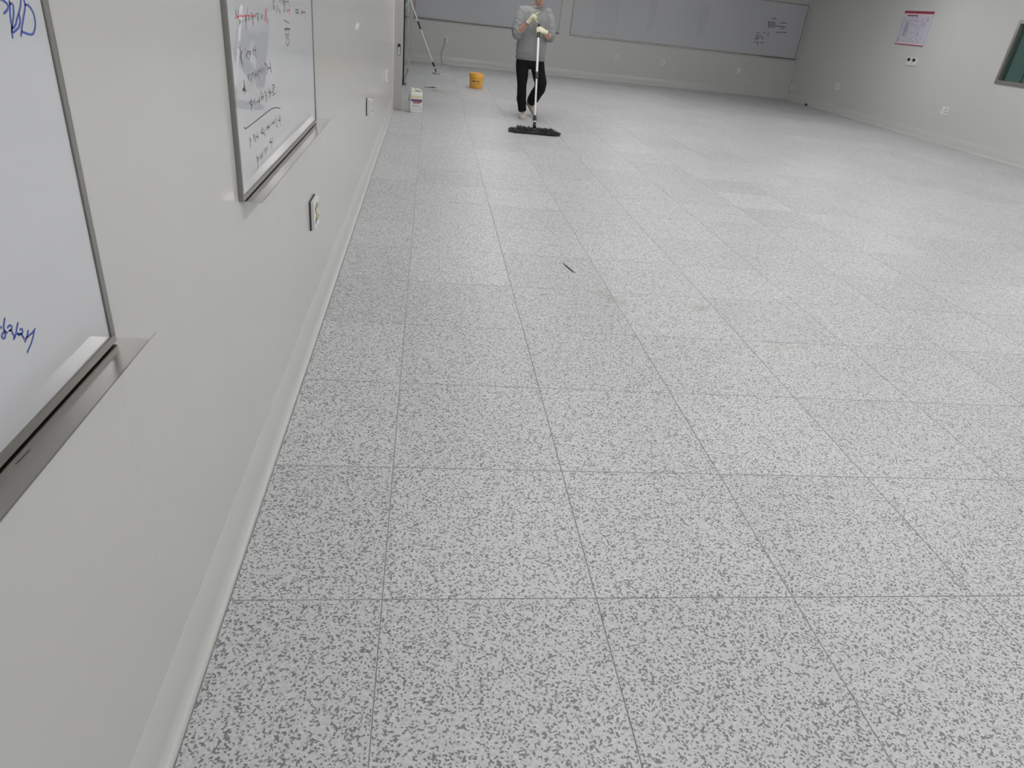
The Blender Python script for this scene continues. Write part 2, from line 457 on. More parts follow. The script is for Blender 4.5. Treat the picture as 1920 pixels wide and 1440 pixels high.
# doorway: steel frame, sliding glass leaf
tr = MB().box(XL-.16, -.300, 8.985, 9.115, 0, DH+.12).build('trim_1', M['steel'], bevel=.003)
tag(tr, 'brushed steel door post at the end of the wall', kind='structure')
MB().box(XL-.16, XL+.012, 9.115, D1+.02, DH, DH+.12).build('door_header', M['steel'], tr)
MB().box(XL-.16, XL+.012, D1-.01, D1+.05, 0, DH).build('door_post', M['steel'], tr)
MB().tube([(XL+.003, 8.979, 0), (XL+.003, 8.979, H)], .007, 8).build('sealant_bead', M['plastic_white'], tr, smooth=True)
dr = empty('door_1', (XL+.04, 11.98, 0)); tag(dr, 'open sliding glass door beyond the steel post', kind='structure')
MB().box(-.012, .012, 0, .035, .02, 2.2).build('door_stile', M['rubber'], dr)
MB().box(-.006, .006, .035, 2.6, .07, 2.17).build('door_glass', M['glass_door'], dr)
MB().box(-.014, .014, .035, 2.6, .02, .07).box(-.014, .014, .035, 2.6, 2.17, 2.2).build('door_rail', M['alu'], dr)
MB().box(-.004, .05, .03, .16, 0.0, .035).build('floor_guide', M['alu'], dr)
MB().tube([(.03, .10, .90), (.05, .10, .92), (.05, .10, 1.38), (.03, .10, 1.40)], .010, 8).build('door_handle', M['steel'], dr, smooth=True)
# oblong plate on the post
pl = empty('post_plate', (-.343, 8.985, .765), 0, 'small black and white oblong plate on the steel door post', 'plate')
MB().ellrings([(0, 0, z, .021, .074) for z in (0, .006)], 32, 5).build('housing', M['black'], pl, smooth=True)
pl.children[0].rotation_euler = (math.pi/2, 0, 0)
o = MB().box(-.014, .014, -.0085, -.005, -.066, .032).build('insert', M['plastic_white'], pl)
MB().box(-.006, .006, -.0092, -.0085, -.055, -.050).box(-.004, .004, -.0092, -.0085, -.02, -.005).box(-.008, .008, -.0092, -.0085, .012, .016).build('marking', M['txt'], o)
tag(o.children[0], kind='stuff')

# window in the right wall
wd = empty('window_1', (XR, WY1, WZ0), -math.pi/2); tag(wd, 'dark green glazed window in a grey metal frame', kind='structure')
WW, WH = WY1-WY0, WZ1-WZ0
f = .055
for nm, bx in (('frame_rail', (0, WW, -.025, .10, 0, f)), ('frame_rail', (0, WW, -.025, .10, WH-f, WH)), ('frame_stile', (0, f, -.025, .10, f, WH-f)), ('frame_stile', (WW-f, WW, -.025, .10, f, WH-f)), ('mullion', (WW/2-.03, WW/2+.03, 0, .06, f, WH-f))):
    MB().box(*bx).build(nm, M['alu'], wd, bevel=.003)
MB().box(f, WW/2-.03, .03, .036, f, WH-f).build('window_pane', M['glass_green'], wd)
MB().box(WW/2+.03, WW-f, .03, .036, f, WH-f).build('window_pane', M['glass_green'], wd)
MB().box(.46, .475, .04, .055, f, WH-f).build('sash_edge', M['alu'], wd)

# ------------------------------------------------------------------ ceiling lights
def lamp(x, y, first=[None]):
    lab = 'lit batten light with white diffuser on the ceiling'
    if first[0] is None:
        r = empty('ceiling_light', (x, y, H-.16), 0, lab, 'light', 'lit ceiling battens')
        MB().box(-.17, .17, -.64, .64, .12, .16).box(-.16, .16, -.64, -.60, 0, .12).box(-.16, .16, .60, .64, 0, .12).build('housing', M['plastic_white'], r)
        MB().add([(-.11, -.60, 0), (.11, -.60, 0), (.11, .60, 0), (-.11, .60, 0), (-.155, -.60, .12), (.155, -.60, .12), (.155, .60, .12), (-.155, .60, .12)], [(0, 3, 2, 1), (1, 2, 6, 5), (3, 0, 4, 7)]).build('diffuser', M['lamp'], r, fix=False)
        first[0] = r
    else:
        r = first[0].copy(); COL.objects.link(r); r.location = (x, y, H-.16)
        for ch in first[0].children:
            c = ch.copy(); COL.objects.link(c); c.parent = r
for x, y in LAMPS: lamp(x, y)
# marker strokes on the boards: polylines of (position along the wall, height) in metres
W_BLUE=[[[-0.412,1.391],[-0.402,1.389],[-0.396,1.386],[-0.394,1.383],[-0.397,1.38],[-0.401,1.378],[-0.406,1.376]],[[-0.389,1.388],[-0.392,1.38],[-0.395,1.372],[-0.396,1.367],[-0.396,1.362],[-0.399,1.357],[-0.4,1.351]],[[-0.39,1.385],[-0.385,1.386],[-0.383,1.384],[-0.385,1.377],[-0.389,1.371],[-0.394,1.365],[-0.398,1.36]],[[-0.363,1.39],[-0.367,1.383],[-0.374,1.376],[-0.381,1.37],[-0.387,1.364],[-0.393,1.361],[-0.397,1.36]],[[-0.375,1.374],[-0.374,1.371],[-0.376,1.366],[-0.381,1.361],[-0.389,1.358],[-0.396,1.356],[-0.399,1.357]],[[-0.356,1.39],[-0.356,1.384],[-0.359,1.379],[-0.365,1.372],[-0.372,1.364],[-0.377,1.357],[-0.381,1.352]],[[-0.356,1.384],[-0.35,1.384],[-0.345,1.381],[-0.341,1.376],[-0.34,1.37],[-0.341,1.364],[-0.345,1.358],[-0.351,1.353],[-0.356,1.352],[-0.364,1.353],[-0.372,1.355],[-0.377,1.356]],[[-0.567,1.056],[-0.567,1.055]],[[-0.556,1.062],[-0.56,1.057],[-0.563,1.052],[-0.562,1.048],[-0.559,1.045]],[[-0.562,1.048],[-0.567,1.048],[-0.57,1.046],[-0.569,1.042],[-0.566,1.041],[-0.563,1.043],[-0.563,1.046]],[[-0.555,1.05],[-0.551,1.051],[-0.547,1.048],[-0.548,1.045],[-0.555,1.045],[-0.55,1.044],[-0.549,1.039],[-0.547,1.035],[-0.55,1.032]],[[-0.534,1.046],[-0.539,1.041],[-0.543,1.036],[-0.548,1.033]],[[-0.533,1.037],[-0.529,1.036],[-0.529,1.032],[-0.533,1.031],[-0.539,1.032],[-0.541,1.035],[-0.533,1.031],[-0.53,1.023]],[[-0.518,1.028],[-0.523,1.023],[-0.53,1.019]],[[-0.525,1.022],[-0.52,1.022],[-0.511,1.022],[-0.503,1.025],[-0.511,1.017],[-0.519,1.011],[-0.531,1.005]]]
W_BLACK=[[[[0.648,1.363],[0.649,1.353]],[[0.672,1.361],[0.672,1.354]],[[0.68,1.339],[0.674,1.33]],[[0.689,1.338],[0.686,1.331]],[[0.71,1.336],[0.711,1.333]],[[0.742,1.351],[0.751,1.344],[0.738,1.335]],[[0.751,1.344],[0.755,1.336]],[[0.78,1.348],[0.773,1.342],[0.781,1.337]],[[0.79,1.346],[0.787,1.338]],[[0.811,1.354],[0.816,1.352]],[[0.815,1.346],[0.812,1.339]],[[0.83,1.351],[0.83,1.342],[0.824,1.323]],[[0.827,1.342],[0.841,1.343]],[[0.871,1.351],[0.865,1.342]],[[0.882,1.351],[0.887,1.341],[0.889,1.332]],[[0.902,1.352],[0.893,1.334]],[[0.925,1.35],[0.924,1.344]],[[0.953,1.347],[0.948,1.341],[0.94,1.343]],[[0.927,1.34],[0.928,1.336]],[[0.944,1.339],[0.942,1.334]],[[0.748,1.348],[0.749,1.333],[0.746,1.317]]],[[[1.116,1.382],[1.121,1.373]],[[1.136,1.382],[1.128,1.376]],[[1.218,1.382],[1.22,1.378]],[[1.237,1.382],[1.238,1.377]],[[1.298,1.375],[1.28,1.37]],[[1.267,1.379],[1.385,1.375]],[[1.114,1.37],[1.118,1.357]],[[1.131,1.368],[1.144,1.365]],[[1.132,1.363],[1.124,1.356]],[[1.175,1.369],[1.186,1.359]],[[1.165,1.358],[1.156,1.348]],[[1.192,1.359],[1.206,1.345]],[[1.218,1.354],[1.221,1.345]],[[1.294,1.372],[1.285,1.345]],[[1.314,1.372],[1.306,1.346]],[[1.382,1.366],[1.386,1.355]],[[1.51,1.354],[1.523,1.345],[1.513,1.337]],[[1.541,1.352],[1.551,1.335]],[[1.501,1.349],[1.571,1.348]],[[1.506,1.341],[1.576,1.338]],[[1.572,1.349],[1.56,1.337]],[[1.629,1.351],[1.627,1.329]],[[1.654,1.349],[1.64,1.331]],[[1.688,1.349],[1.693,1.335]],[[1.634,1.34],[1.711,1.337]],[[1.712,1.342],[1.707,1.322],[1.722,1.314]],[[1.284,1.322],[1.313,1.321],[1.303,1.311]],[[1.319,1.317],[1.369,1.313]],[[1.278,1.295],[1.306,1.299],[1.373,1.293]],[[1.285,1.295],[1.332,1.294],[1.38,1.292]],[[1.291,1.293],[1.291,1.272],[1.292,1.255],[1.312,1.244],[1.346,1.252],[1.352,1.269],[1.34,1.287],[1.331,1.292]],[[1.304,1.283],[1.318,1.273],[1.338,1.281]],[[1.311,1.271],[1.336,1.264]]],[[[0.657,1.279],[0.663,1.265],[0.665,1.249],[0.675,1.234]],[[0.68,1.268],[0.661,1.26],[0.647,1.254]],[[0.659,1.253],[0.658,1.241]],[[0.714,1.271],[0.716,1.267]],[[0.735,1.262],[0.715,1.253]],[[0.74,1.263],[0.769,1.262],[0.763,1.256]],[[0.743,1.259],[0.766,1.254],[0.746,1.244]],[[0.729,1.255],[0.73,1.248]],[[0.773,1.259],[0.762,1.253]],[[0.804,1.27],[0.797,1.263],[0.81,1.264]],[[0.796,1.261],[0.81,1.251],[0.805,1.25]],[[0.827,1.273],[0.831,1.259],[0.832,1.243]],[[0.814,1.262],[0.836,1.26]],[[0.715,1.207],[0.724,1.198]],[[0.741,1.208],[0.721,1.201],[0.735,1.193]],[[0.762,1.205],[0.785,1.208]],[[0.766,1.204],[0.762,1.195]],[[0.784,1.204],[0.79,1.197]],[[0.808,1.207],[0.806,1.191]],[[0.83,1.205],[0.828,1.193]],[[0.801,1.201],[0.833,1.199]],[[0.856,1.21],[0.85,1.193],[0.856,1.184]],[[0.844,1.205],[0.868,1.205]],[[0.749,1.195],[0.751,1.188]],[[0.885,1.209],[0.877,1.2]],[[0.903,1.212],[0.89,1.197]],[[0.922,1.208],[0.921,1.198]],[[0.956,1.216],[0.957,1.203]],[[0.939,1.219],[0.963,1.213]],[[0.982,1.207],[0.96,1.19]],[[1.013,1.217],[1.018,1.202],[1.024,1.186]],[[0.985,1.202],[1.018,1.2]],[[0.672,1.197],[0.673,1.186],[0.656,1.177]],[[0.673,1.186],[0.682,1.176]]],[[[0.672,1.198],[0.672,1.18],[0.666,1.168]],[[0.654,1.18],[0.689,1.17]],[[0.654,1.175],[0.674,1.179]],[[0.863,1.15],[0.862,1.127]],[[0.886,1.14],[0.881,1.125]],[[0.862,1.134],[0.889,1.133]],[[0.914,1.144],[0.93,1.135],[0.912,1.131]],[[0.935,1.131],[0.92,1.114]],[[0.97,1.146],[0.977,1.133]],[[0.991,1.139],[0.992,1.123]],[[0.96,1.136],[0.995,1.133]],[[0.975,1.127],[0.974,1.117]],[[1.026,1.148],[1.051,1.149],[1.058,1.141],[1.028,1.139]],[[1.046,1.134],[1.012,1.129]],[[1.058,1.123],[1.025,1.12]],[[0.728,1.148],[0.73,1.139]],[[0.71,1.138],[0.745,1.139]],[[0.723,1.134],[0.745,1.127]],[[0.748,1.137],[0.745,1.129]],[[0.775,1.142],[0.766,1.13]],[[0.788,1.134],[0.784,1.125]],[[0.814,1.135],[0.809,1.127]],[[0.831,1.137],[0.846,1.134],[0.828,1.129]],[[0.801,1.128],[0.838,1.127]],[[0.734,1.13],[0.729,1.116]],[[0.833,1.128],[0.828,1.115]]],[[[0.637,1.087],[0.638,1.084],[0.649,1.081],[0.675,1.081],[0.764,1.082],[0.872,1.084],[0.979,1.085],[1.028,1.083],[1.086,1.076],[1.124,1.068]]],[[[0.683,1.052],[0.687,1.038],[0.686,1.027]],[[0.693,1.045],[0.697,1.041]],[[0.728,1.055],[0.731,1.037]],[[0.742,1.049],[0.75,1.028]],[[0.776,1.052],[0.778,1.03]],[[0.756,1.042],[0.787,1.036]],[[0.835,1.054],[0.827,1.042]],[[0.855,1.05],[0.843,1.036]],[[0.824,1.042],[0.863,1.033]],[[0.871,1.043],[0.866,1.029]],[[0.884,1.029],[0.874,1.022]],[[0.906,1.05],[0.905,1.036]],[[0.927,1.045],[0.927,1.034]],[[0.95,1.046],[0.943,1.036]],[[0.907,1.042],[0.941,1.04]],[[0.991,1.047],[0.976,1.039]],[[1.016,1.05],[1.015,1.036]],[[0.989,1.042],[1.021,1.041]],[[1.054,1.054],[1.044,1.035],[1.059,1.018]],[[1.104,1.048],[1.082,1.035]],[[1.116,1.045],[1.117,1.033]],[[1.083,1.037],[1.121,1.033]],[[1.112,1.032],[1.109,1.018]],[[0.746,0.99],[0.761,0.975],[0.752,0.958]],[[0.767,0.982],[0.751,0.975]],[[0.789,0.984],[0.789,0.974]],[[0.803,0.986],[0.808,0.97]],[[0.825,0.987],[0.815,0.978],[0.827,0.973]],[[0.852,0.991],[0.858,0.978]],[[0.877,0.988],[0.863,0.97]],[[0.892,0.989],[0.888,0.978]],[[0.951,1.003],[0.932,0.994]],[[0.975,1.002],[0.979,0.99],[0.954,0.988]],[[0.933,0.995],[0.963,0.991]],[[0.959,0.981],[0.955,0.967]]]]
W_RED=[[[0.637,1.345],[0.658,1.347],[0.677,1.349],[0.709,1.348],[0.742,1.347],[0.767,1.348],[0.818,1.346],[0.858,1.346]],[[0.649,1.354],[0.657,1.35],[0.668,1.345],[0.669,1.342]],[[0.774,1.364],[0.769,1.352]],[[0.994,1.362],[0.997,1.351],[1.013,1.336],[1.028,1.324]],[[1.025,1.36],[1.003,1.351],[0.986,1.339],[0.971,1.329]],[[0.998,1.337],[0.998,1.32]],[[1.351,1.355],[1.351,1.344]],[[1.379,1.354],[1.379,1.344],[1.391,1.336]],[[1.336,1.35],[1.391,1.35]]]
W_BACK=[[[8.562,1.804],[8.656,1.829]],[[8.482,1.732],[8.537,1.73]],[[8.571,1.736],[8.597,1.729]],[[8.613,1.735],[8.657,1.729]],[[8.482,1.732],[8.513,1.651]],[[8.53,1.692],[8.588,1.7]],[[8.607,1.695],[8.696,1.699]],[[8.506,1.655],[8.57,1.661],[8.649,1.656],[8.822,1.661],[8.966,1.66],[8.959,1.644]],[[8.506,1.615],[8.594,1.621]],[[8.635,1.623],[8.678,1.619]],[[8.809,1.74],[8.892,1.743],[8.975,1.748]],[[8.768,1.523],[8.885,1.537]],[[8.921,1.538],[9.021,1.545]],[[8.859,1.62],[8.919,1.62]],[[8.253,1.46],[8.311,1.465]],[[8.433,1.477],[8.47,1.476]],[[8.54,1.483],[8.568,1.491]],[[8.552,1.423],[8.578,1.436]],[[8.241,1.398],[8.312,1.4]],[[8.342,1.401],[8.378,1.401]],[[8.257,1.344],[8.317,1.365]],[[8.286,1.327],[8.337,1.337],[8.292,1.307]],[[8.415,1.4],[8.432,1.361],[8.413,1.344],[8.457,1.359]],[[8.355,1.359],[8.363,1.349]],[[8.227,1.321],[8.248,1.333]],[[8.246,1.247],[8.262,1.264]],[[8.303,1.247],[8.362,1.253]],[[8.416,1.253],[8.488,1.255]],[[8.332,1.209],[8.354,1.216]]]
# ------------------------------------------------------------------ whiteboards (local x = along the board, -y = into the room)
def whiteboard(name, label, loc, rz, W, Hh, d, fr, board, splits=(), tray=None, group=None):
    r = empty(name, loc, rz, label, 'whiteboard', group)
    xs = [fr]+list(splits)+[W-fr]
    for a, b in zip(xs, xs[1:]):
        MB().box(a+.0008, b-.0008, -d+.003, 0, fr, Hh-fr).build('writing_panel', board, r)
    for bx, nm in (((0, W, -d, 0, 0, fr), 'frame_rail'), ((0, W, -d, 0, Hh-fr, Hh), 'frame_rail'), ((0, fr, -d, 0, fr, Hh-fr), 'frame_stile'), ((W-fr, W, -d, 0, fr, Hh-fr), 'frame_stile')):
        MB().box(*bx).build(nm, M['alu'], r, bevel=.0015)
    if tray:
        a, b, dep, lip = tray
        t = .0012
        prof = [(0, -.003), (-dep, -.003), (-dep-lip*.75, -.003+lip*.8), (-dep-lip*.75-t, -.003+lip*.8), (-dep-t*.6, -.003-t), (0, -.003-t)]
        MB().prism([(y, z) for y, z in prof], 'x', a, b).build('pen_tray', M['steel_h'], r)
    return r
def writing(root, strokes, origin, sign, d, groups, w):
    """strokes in wall coordinates (along, height) -> marks just proud of the panel"""
    for nm, sts, m in groups:
        mb = MB()
        for st in sts: mb.ribbon([((u-origin[0])*sign, z-origin[1]) for u, z in st], w, -d)
        tag(mb.build(nm, m, root, fix=False), kind='stuff')

BD = .012
B1Y0, B1Z = -1.75, .909
wb1 = whiteboard('whiteboard', 'nearest whiteboard, with large blue letters, cut off by the picture edge', (XL, B1Y0, B1Z), math.pi/2, -.302-B1Y0, 1.22, BD, .014, M['wboard'], tray=(-.03, -.302-B1Y0+.018, .054, .017))
writing(wb1, None, (B1Y0, B1Z), 1, BD-.0025, (('blue_lettering', [s for s in W_BLUE if s[0][1] > 1.2], M['ink_blue']), ('blue_lettering', [s for s in W_BLUE if s[0][1] < 1.2], M['ink_blue'])), .0026)
B2Y0, B2Y1 = .548, 1.890
wb2 = whiteboard('whiteboard', 'whiteboard full of small black handwriting with a red cross', (XL, B2Y0, B1Z), math.pi/2, B2Y1-B2Y0, 1.22, BD, .014, M['wboard'], tray=(.022, B2Y1-B2Y0+.135, .054, .017))
writing(wb2, None, (B2Y0, B1Z), 1, BD-.0025, [('handwritten_notes', g, M['ink_black']) for g in W_BLACK]+[('red_marks', W_RED[:6], M['ink_red']), ('red_marks', W_RED[6:], M['ink_red'])], .0036)
# smears on the tray of the near board
MB().add([(1.02, -.030, -.0025), (1.05, -.033, -.0025), (1.052, -.036, -.0025), (1.03, -.036, -.0025)], [(0, 1, 2, 3)]).add([(1.12, -.02, -.0025), (1.15, -.021, -.0025), (1.15, -.023, -.0025), (1.12, -.022, -.0025)], [(0, 1, 2, 3)]).add([(1.0, -.022, -.0025), (1.03, -.024, -.0025), (1.03, -.026, -.0025), (1.0, -.024, -.0025)], [(0, 1, 2, 3)]).build('ink_smear', M['ink_grey'], wb1, fix=False)['kind'] = 'stuff'
# back wall
BZ = .955
wb3 = whiteboard('whiteboard', 'wide bare whiteboard on the back wall behind the leaning mop', (-.33, YB, BZ), 0, 3.53, 1.24, .016, .02, M['wboard_far'], splits=(1.18, 2.36), tray=(0, 3.53, .045, .012))
wb4 = whiteboard('whiteboard', 'longest whiteboard on the back wall, small notes near its corner end', (3.475, YB, BZ), 0, 5.975, 1.24, .016, .02, M['wboard_far'], splits=(3.05,), tray=(4.95, 5.975, .055, .02))
writing(wb4, None, (3.475, BZ), 1, .0138, (('handwritten_notes', W_BACK, M['ink_grey']),), .022)
MB().box(0, 4.94, -.03, -.016, -.008, .004).build('bottom_ledge', M['steel_h'], wb4)
for nm, m, (u0, u1, z0, z1) in (('residue', M['residue'], (.55, 1.15, .06, 1.2)), ('residue', M['residue'], (1.90, 2.08, .30, 1.2)), ('residue', M['residue'], (3.20, 3.42, .30, 1.0)), ('pink_residue', M['residue_pink'], (.24, .48, .62, .9))):  # grey bands are reflections painted onto the board; pink patch is paper residue
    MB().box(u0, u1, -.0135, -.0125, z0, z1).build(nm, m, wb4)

# ------------------------------------------------------------------ outlets and small wall things
def outlet(name, label, loc, rz, gangs=1, depth=.010, w=.074, h=.122, gap=.004, backing=False, yellow=False, blank=(), group=None):
    r = empty(name, loc, rz, label, 'outlet', group)
    for g in range(gangs):
        x = (g-(gangs-1)/2)*(w+gap)
        p = MB().box(x-w/2, x+w/2, -depth, 0, -h/2, h/2).build('plate', M['plastic_white'], r, bevel=.0015)
        if g in blank:
            MB().box(x-.017, x+.017, -depth-.004, -depth, -.035, .035).build('rocker', M['plastic_cream'], p, bevel=.002)
            continue
        for z in (-.026, .026):
            s = MB().tube([(x, -depth+.001, z), (x, -depth-.0015, z)], .019, 16).build('socket', M['plastic_cream'], p, smooth=True)
            MB().tube([(x, -depth-.0012, z), (x, -depth-.0022, z)], .0155, 16).build('socket_well', M['cable'], s, smooth=True)
            for dx in (-.0085, .0085):
                MB().tube([(x+dx, -depth-.002, z), (x+dx, -depth-.003, z)], .0032, 8).build('pin_hole', M['black'], s)
    if backing:
        MB().box(-gangs*(w+.004)/2-.003, gangs*(w+.004)/2+.003, -.006, 0, -h/2-.003, h/2+.003).build('gasket', M['rubber'], r)
    if yellow:
        for (a, b, c, d_) in ((.0, .02, .022, .045), (-.012, .026, -.012, .006), (-.002, .026, -.034, -.018)):
            MB().box(a, b, -depth-.0042, -depth-.003, c, d_).build('sticker', M['yellow_tape'], r)
    return r
RZL, RZR = math.pi/2, -math.pi/2
outlet('wall_outlet', 'outlet with yellow stickers below the handwritten whiteboard', (XL, 1.735, .552), RZL, 2, .020, w=.062, backing=True, yellow=True)
outlet('wall_outlet', 'box-shaped white outlet midway along the whiteboard wall', (XL, 4.66, .605), RZL, 1, .040, backing=True)
outlet('wall_outlet', 'white outlet next to the steel door post', (XL, 7.19, .60), RZL, 1, .030)
outlet('wall_outlet', 'outlet on the back wall with a cord hanging from it', (.456, YB, .57), 0, 1)
outlet('wall_outlet', 'back wall outlet just right of the worker', (4.758, YB, .558), 0, 1)
outlet('wall_outlet', 'middle one of three outlets below the longest whiteboard', (5.975, YB, .562), 0, 1)
outlet('wall_outlet', 'blank outlet below the notes on the longest whiteboard', (8.03, YB, .566), 0, 1, blank=(0,))
outlet('wall_outlet', 'twin outlet low in the room corner', (XR, 17.155, .292), RZR, 2, w=.07, h=.11)
outlet('wall_outlet', 'twin outlet between the room corner and the floor plan', (XR, 14.985, .568), RZR, 2, w=.08, h=.13, gap=.02)
outlet('wall_outlet', 'twin outlet below and right of the floor plan', (XR, 11.145, .556), RZR, 2, w=.078, h=.13, gap=.022, blank=(0,))
# cord from the back wall outlet
cd = empty('power_cord', (.43, YB, 0), 0, 'thin grey cord hanging down the back wall to the floor', 'cord')
MB().tube([(.0, -.012, .545), (-.005, -.03, .50), (-.03, -.016, .38), (-.075, -.014, .28), (-.085, -.014, .18), (-.06, -.03, .10), (-.05, -.035, .03), (-.03, -.04, .006), (.05, -.05, .006)], .0055, 8).build('cable', M['cable'], cd, smooth=True)
MB().tube([(0, -.010, .556), (0, -.036, .556)], [.014, .011], 10).build('plug', M['cable'], cd, smooth=True)
# adhesive scrap on the left wall
ad = MB(); rr = random.Random(3)
for k in range(9):
    y = 3.80+k*.018; z = 1.213+rr.uniform(-.012, .012)
    ad.box(XL-.0005, XL+.003+rr.uniform(0, .004), y, y+.03, z-.008, z+.012)
tag(ad.build('tape_scrap', M['plastic_white']), 'torn white tape left on the wall between whiteboard and door post', 'tape')
# evacuation floor plan
ps = empty('floor_plan_poster', (XR, 13.345, 1.545), RZR, 'floor plan poster with red bands on the window wall', 'poster')
PW, PH = .925, .60
MB().box(0, PW, -.012, 0, 0, PH).build('board', M['poster'], ps, bevel=.002)
MB().box(0, PW, -.0135, -.011, PH-.045, PH).build('header_band', M['poster_red'], ps)
MB().box(0, PW, -.0132, -.011, PH-.062, PH-.045).build('pink_band', M['poster_pink'], ps)
MB().box(0, PW, -.0135, -.011, 0, .016).build('footer_band', M['poster_red'], ps)
MB().box(0, PW, -.0132, -.011, .016, .034).build('pink_band', M['poster_pink'], ps)
MB().box(.13, .46, -.0137, -.0115, PH-.092, PH-.072).build('title_strip', mat('title_strip', (.20, .05, .08), .4), ps)
pm = MB(); rr = random.Random(11)
def ln(x0, x1, z0, z1): pm.box(x0, x1, -.0128, -.0118, z0, z1)
for k in range(11): ln(.03, .03+rr.uniform(.05, .08), .47-k*.031, .476-k*.031)
for k in range(12): ln(.155, .155+rr.uniform(.07, .1), .40-k*.021, .410-k*.021)
for x in (.155, .19, .225, .26): ln(x, x+.005, .15, .41)
ln(.15, .62, .43, .435); ln(.28, .62, .35, .354); ln(.28, .52, .23, .234); ln(.28, .285, .12, .43); ln(.52, .525, .2, .43); ln(.62, .626, .22, .47)
for k in range(26):
    x = rr.uniform(.29, .78); z = rr.uniform(.07, .46)
    if rr.random() < .5: ln(x, x+rr.uniform(.02, .09), z, z+.005)
    else: ln(x, x+.005, z, z+rr.uniform(.02, .07))
for (x, z, w, h_) in ((.295, .455, .016, .04), (.455, .465, .014, .035), (.79, .44, .03, .03), (.62, .18, .015, .05)): ln(x, x+w, z, z+h_)
for k in range(14): ln(.66+k % 5*.022, .672+k % 5*.022, .40-k//5*.03, .415-k//5*.03)
for (x0, x1, z0, z1) in ((.66, .82, .485, .49), (.66, .665, .42, .49), (.815, .82, .42, .49)): ln(x0, x1, z0, z1)
for (x, w) in ((.20, .09), (.36, .07), (.52, .08), (.68, .08)): ln(x, x+w, .075, .082); ln(x+.01, x+w-.01, .06, .064)
for (x0, x1, z0, z1) in ((.02, .11, .115, .119), (.02, .024, .045, .119), (.106, .11, .045, .119), (.035, .06, .05, .07), (.06, .075, .06, .085), (.08, .098, .075, .105)): ln(x0, x1, z0, z1)
pm.build('plan_print', M['poster_line'], ps)
# two room controllers
for y, lab in ((12.735, 'left of the two white wall controllers with dark screens'), (12.575, 'right of the two white wall controllers with dark screens')):
    c = empty('wall_controller', (XR, y, 1.205), RZR, lab, 'controller', 'wall controllers')
    MB().box(0, .125, -.028, 0, 0, .14).build('casing', M['plastic_white'], c, bevel=.005)
    MB().box(.018, .107, -.0295, -.027, .068, .125).build('screen', M['screen'], c)
    MB().box(.02, .105, -.0305, -.027, .012, .055).build('cover_flap', M['plastic_cream'], c, bevel=.001)
    for k in range(3): MB().box(.03+k*.025, .045+k*.025, -.0325, -.030, .03, .038).build('button', M['cable'], c)

# ------------------------------------------------------------------ things on the floor
# plastic jug of floor wax
jg = empty('wax_jug', (-.10, 8.918, 0), math.radians(14), 'white plastic jug with purple and red label by the steel door post', 'jug')
w2, d2 = .092, .058
MB().ellrings([(0, 0, z, w2*s, d2*s) for z, s in ((0, .93), (.006, .985), (.02, 1), (.12, 1), (.205, 1), (.225, .985), (.245, .93), (.258, .84), (.264, .70))], 40, 5).build('body', M['hdpe'], jg, smooth=True)
MB().ellrings([(0, 0, .176, w2*1.004, d2*1.006), (0, 0, .205, w2*1.004, d2*1.006), (0, 0, .222, w2*.99, d2*.99)], 40, 5).build('wax_level', M['wax'], jg, smooth=True)
MB().lathe([(.026, .255), (.026, .285), (.024, .288)], 20, c=(-.052, 0, 0)).build('neck', M['hdpe'], jg, smooth=True)
cp = MB().lathe([(.029, .278), (.030, .284), (.030, .312), (.027, .318), (.0, .319)], 24, c=(-.052, 0, 0)).build('cap', M['plastic_white'], jg, smooth=True)
MB().tube([(-.025, 0, .262), (-.018, 0, .285), (.0, 0, .300), (.03, 0, .300), (.062, 0, .288), (.082, 0, .262), (.088, 0, .225)], [(.012, .016)]*7, 10).build('handle', M['hdpe'], jg, smooth=True)
yf = -d2-.001
lb = MB().box(-.080, .080, yf-.0006, yf+.001, .028, .178).build('label_sheet', M['label'], jg)
MB().box(-.078, .078, yf-.0012, yf, .150, .176).build('purple_band', M['purple'], lb)
MB().add([(-.06, yf-.0013, .128), (.06, yf-.0013, .128), (.078, yf-.0013, .152), (-.048, yf-.0013, .150)], [(0, 1, 2, 3)]).build('red_lettering', M['red_print'], lb, fix=False)
tx = MB()
for (x0, x1, z0, z1) in ((.015, .02, .155, .172), (-.05, .045, .118, .124), (-.065, -.02, .098, .101), (-.01, .05, .098, .101), (-.065, .03, .090, .092), (-.065, .05, .082, .084), (-.06, .0, .074, .076), (.02, .06, .074, .076), (-.07, -.035, .045, .050), (-.02, .015, .045, .049), (.035, .07, .045, .050)):
    tx.box(x0, x1, yf-.0013, yf, z0, z1)
tx.build('small_print', M['txt'], lb)
MB().box(-w2-.0012, -w2+.001, -.035, .035, .04, .165).build('side_label', M['label'], jg)
MB().box(-w2-.002, -w2, -.03, .01, .150, .175).build('side_print', M['txt'], jg)

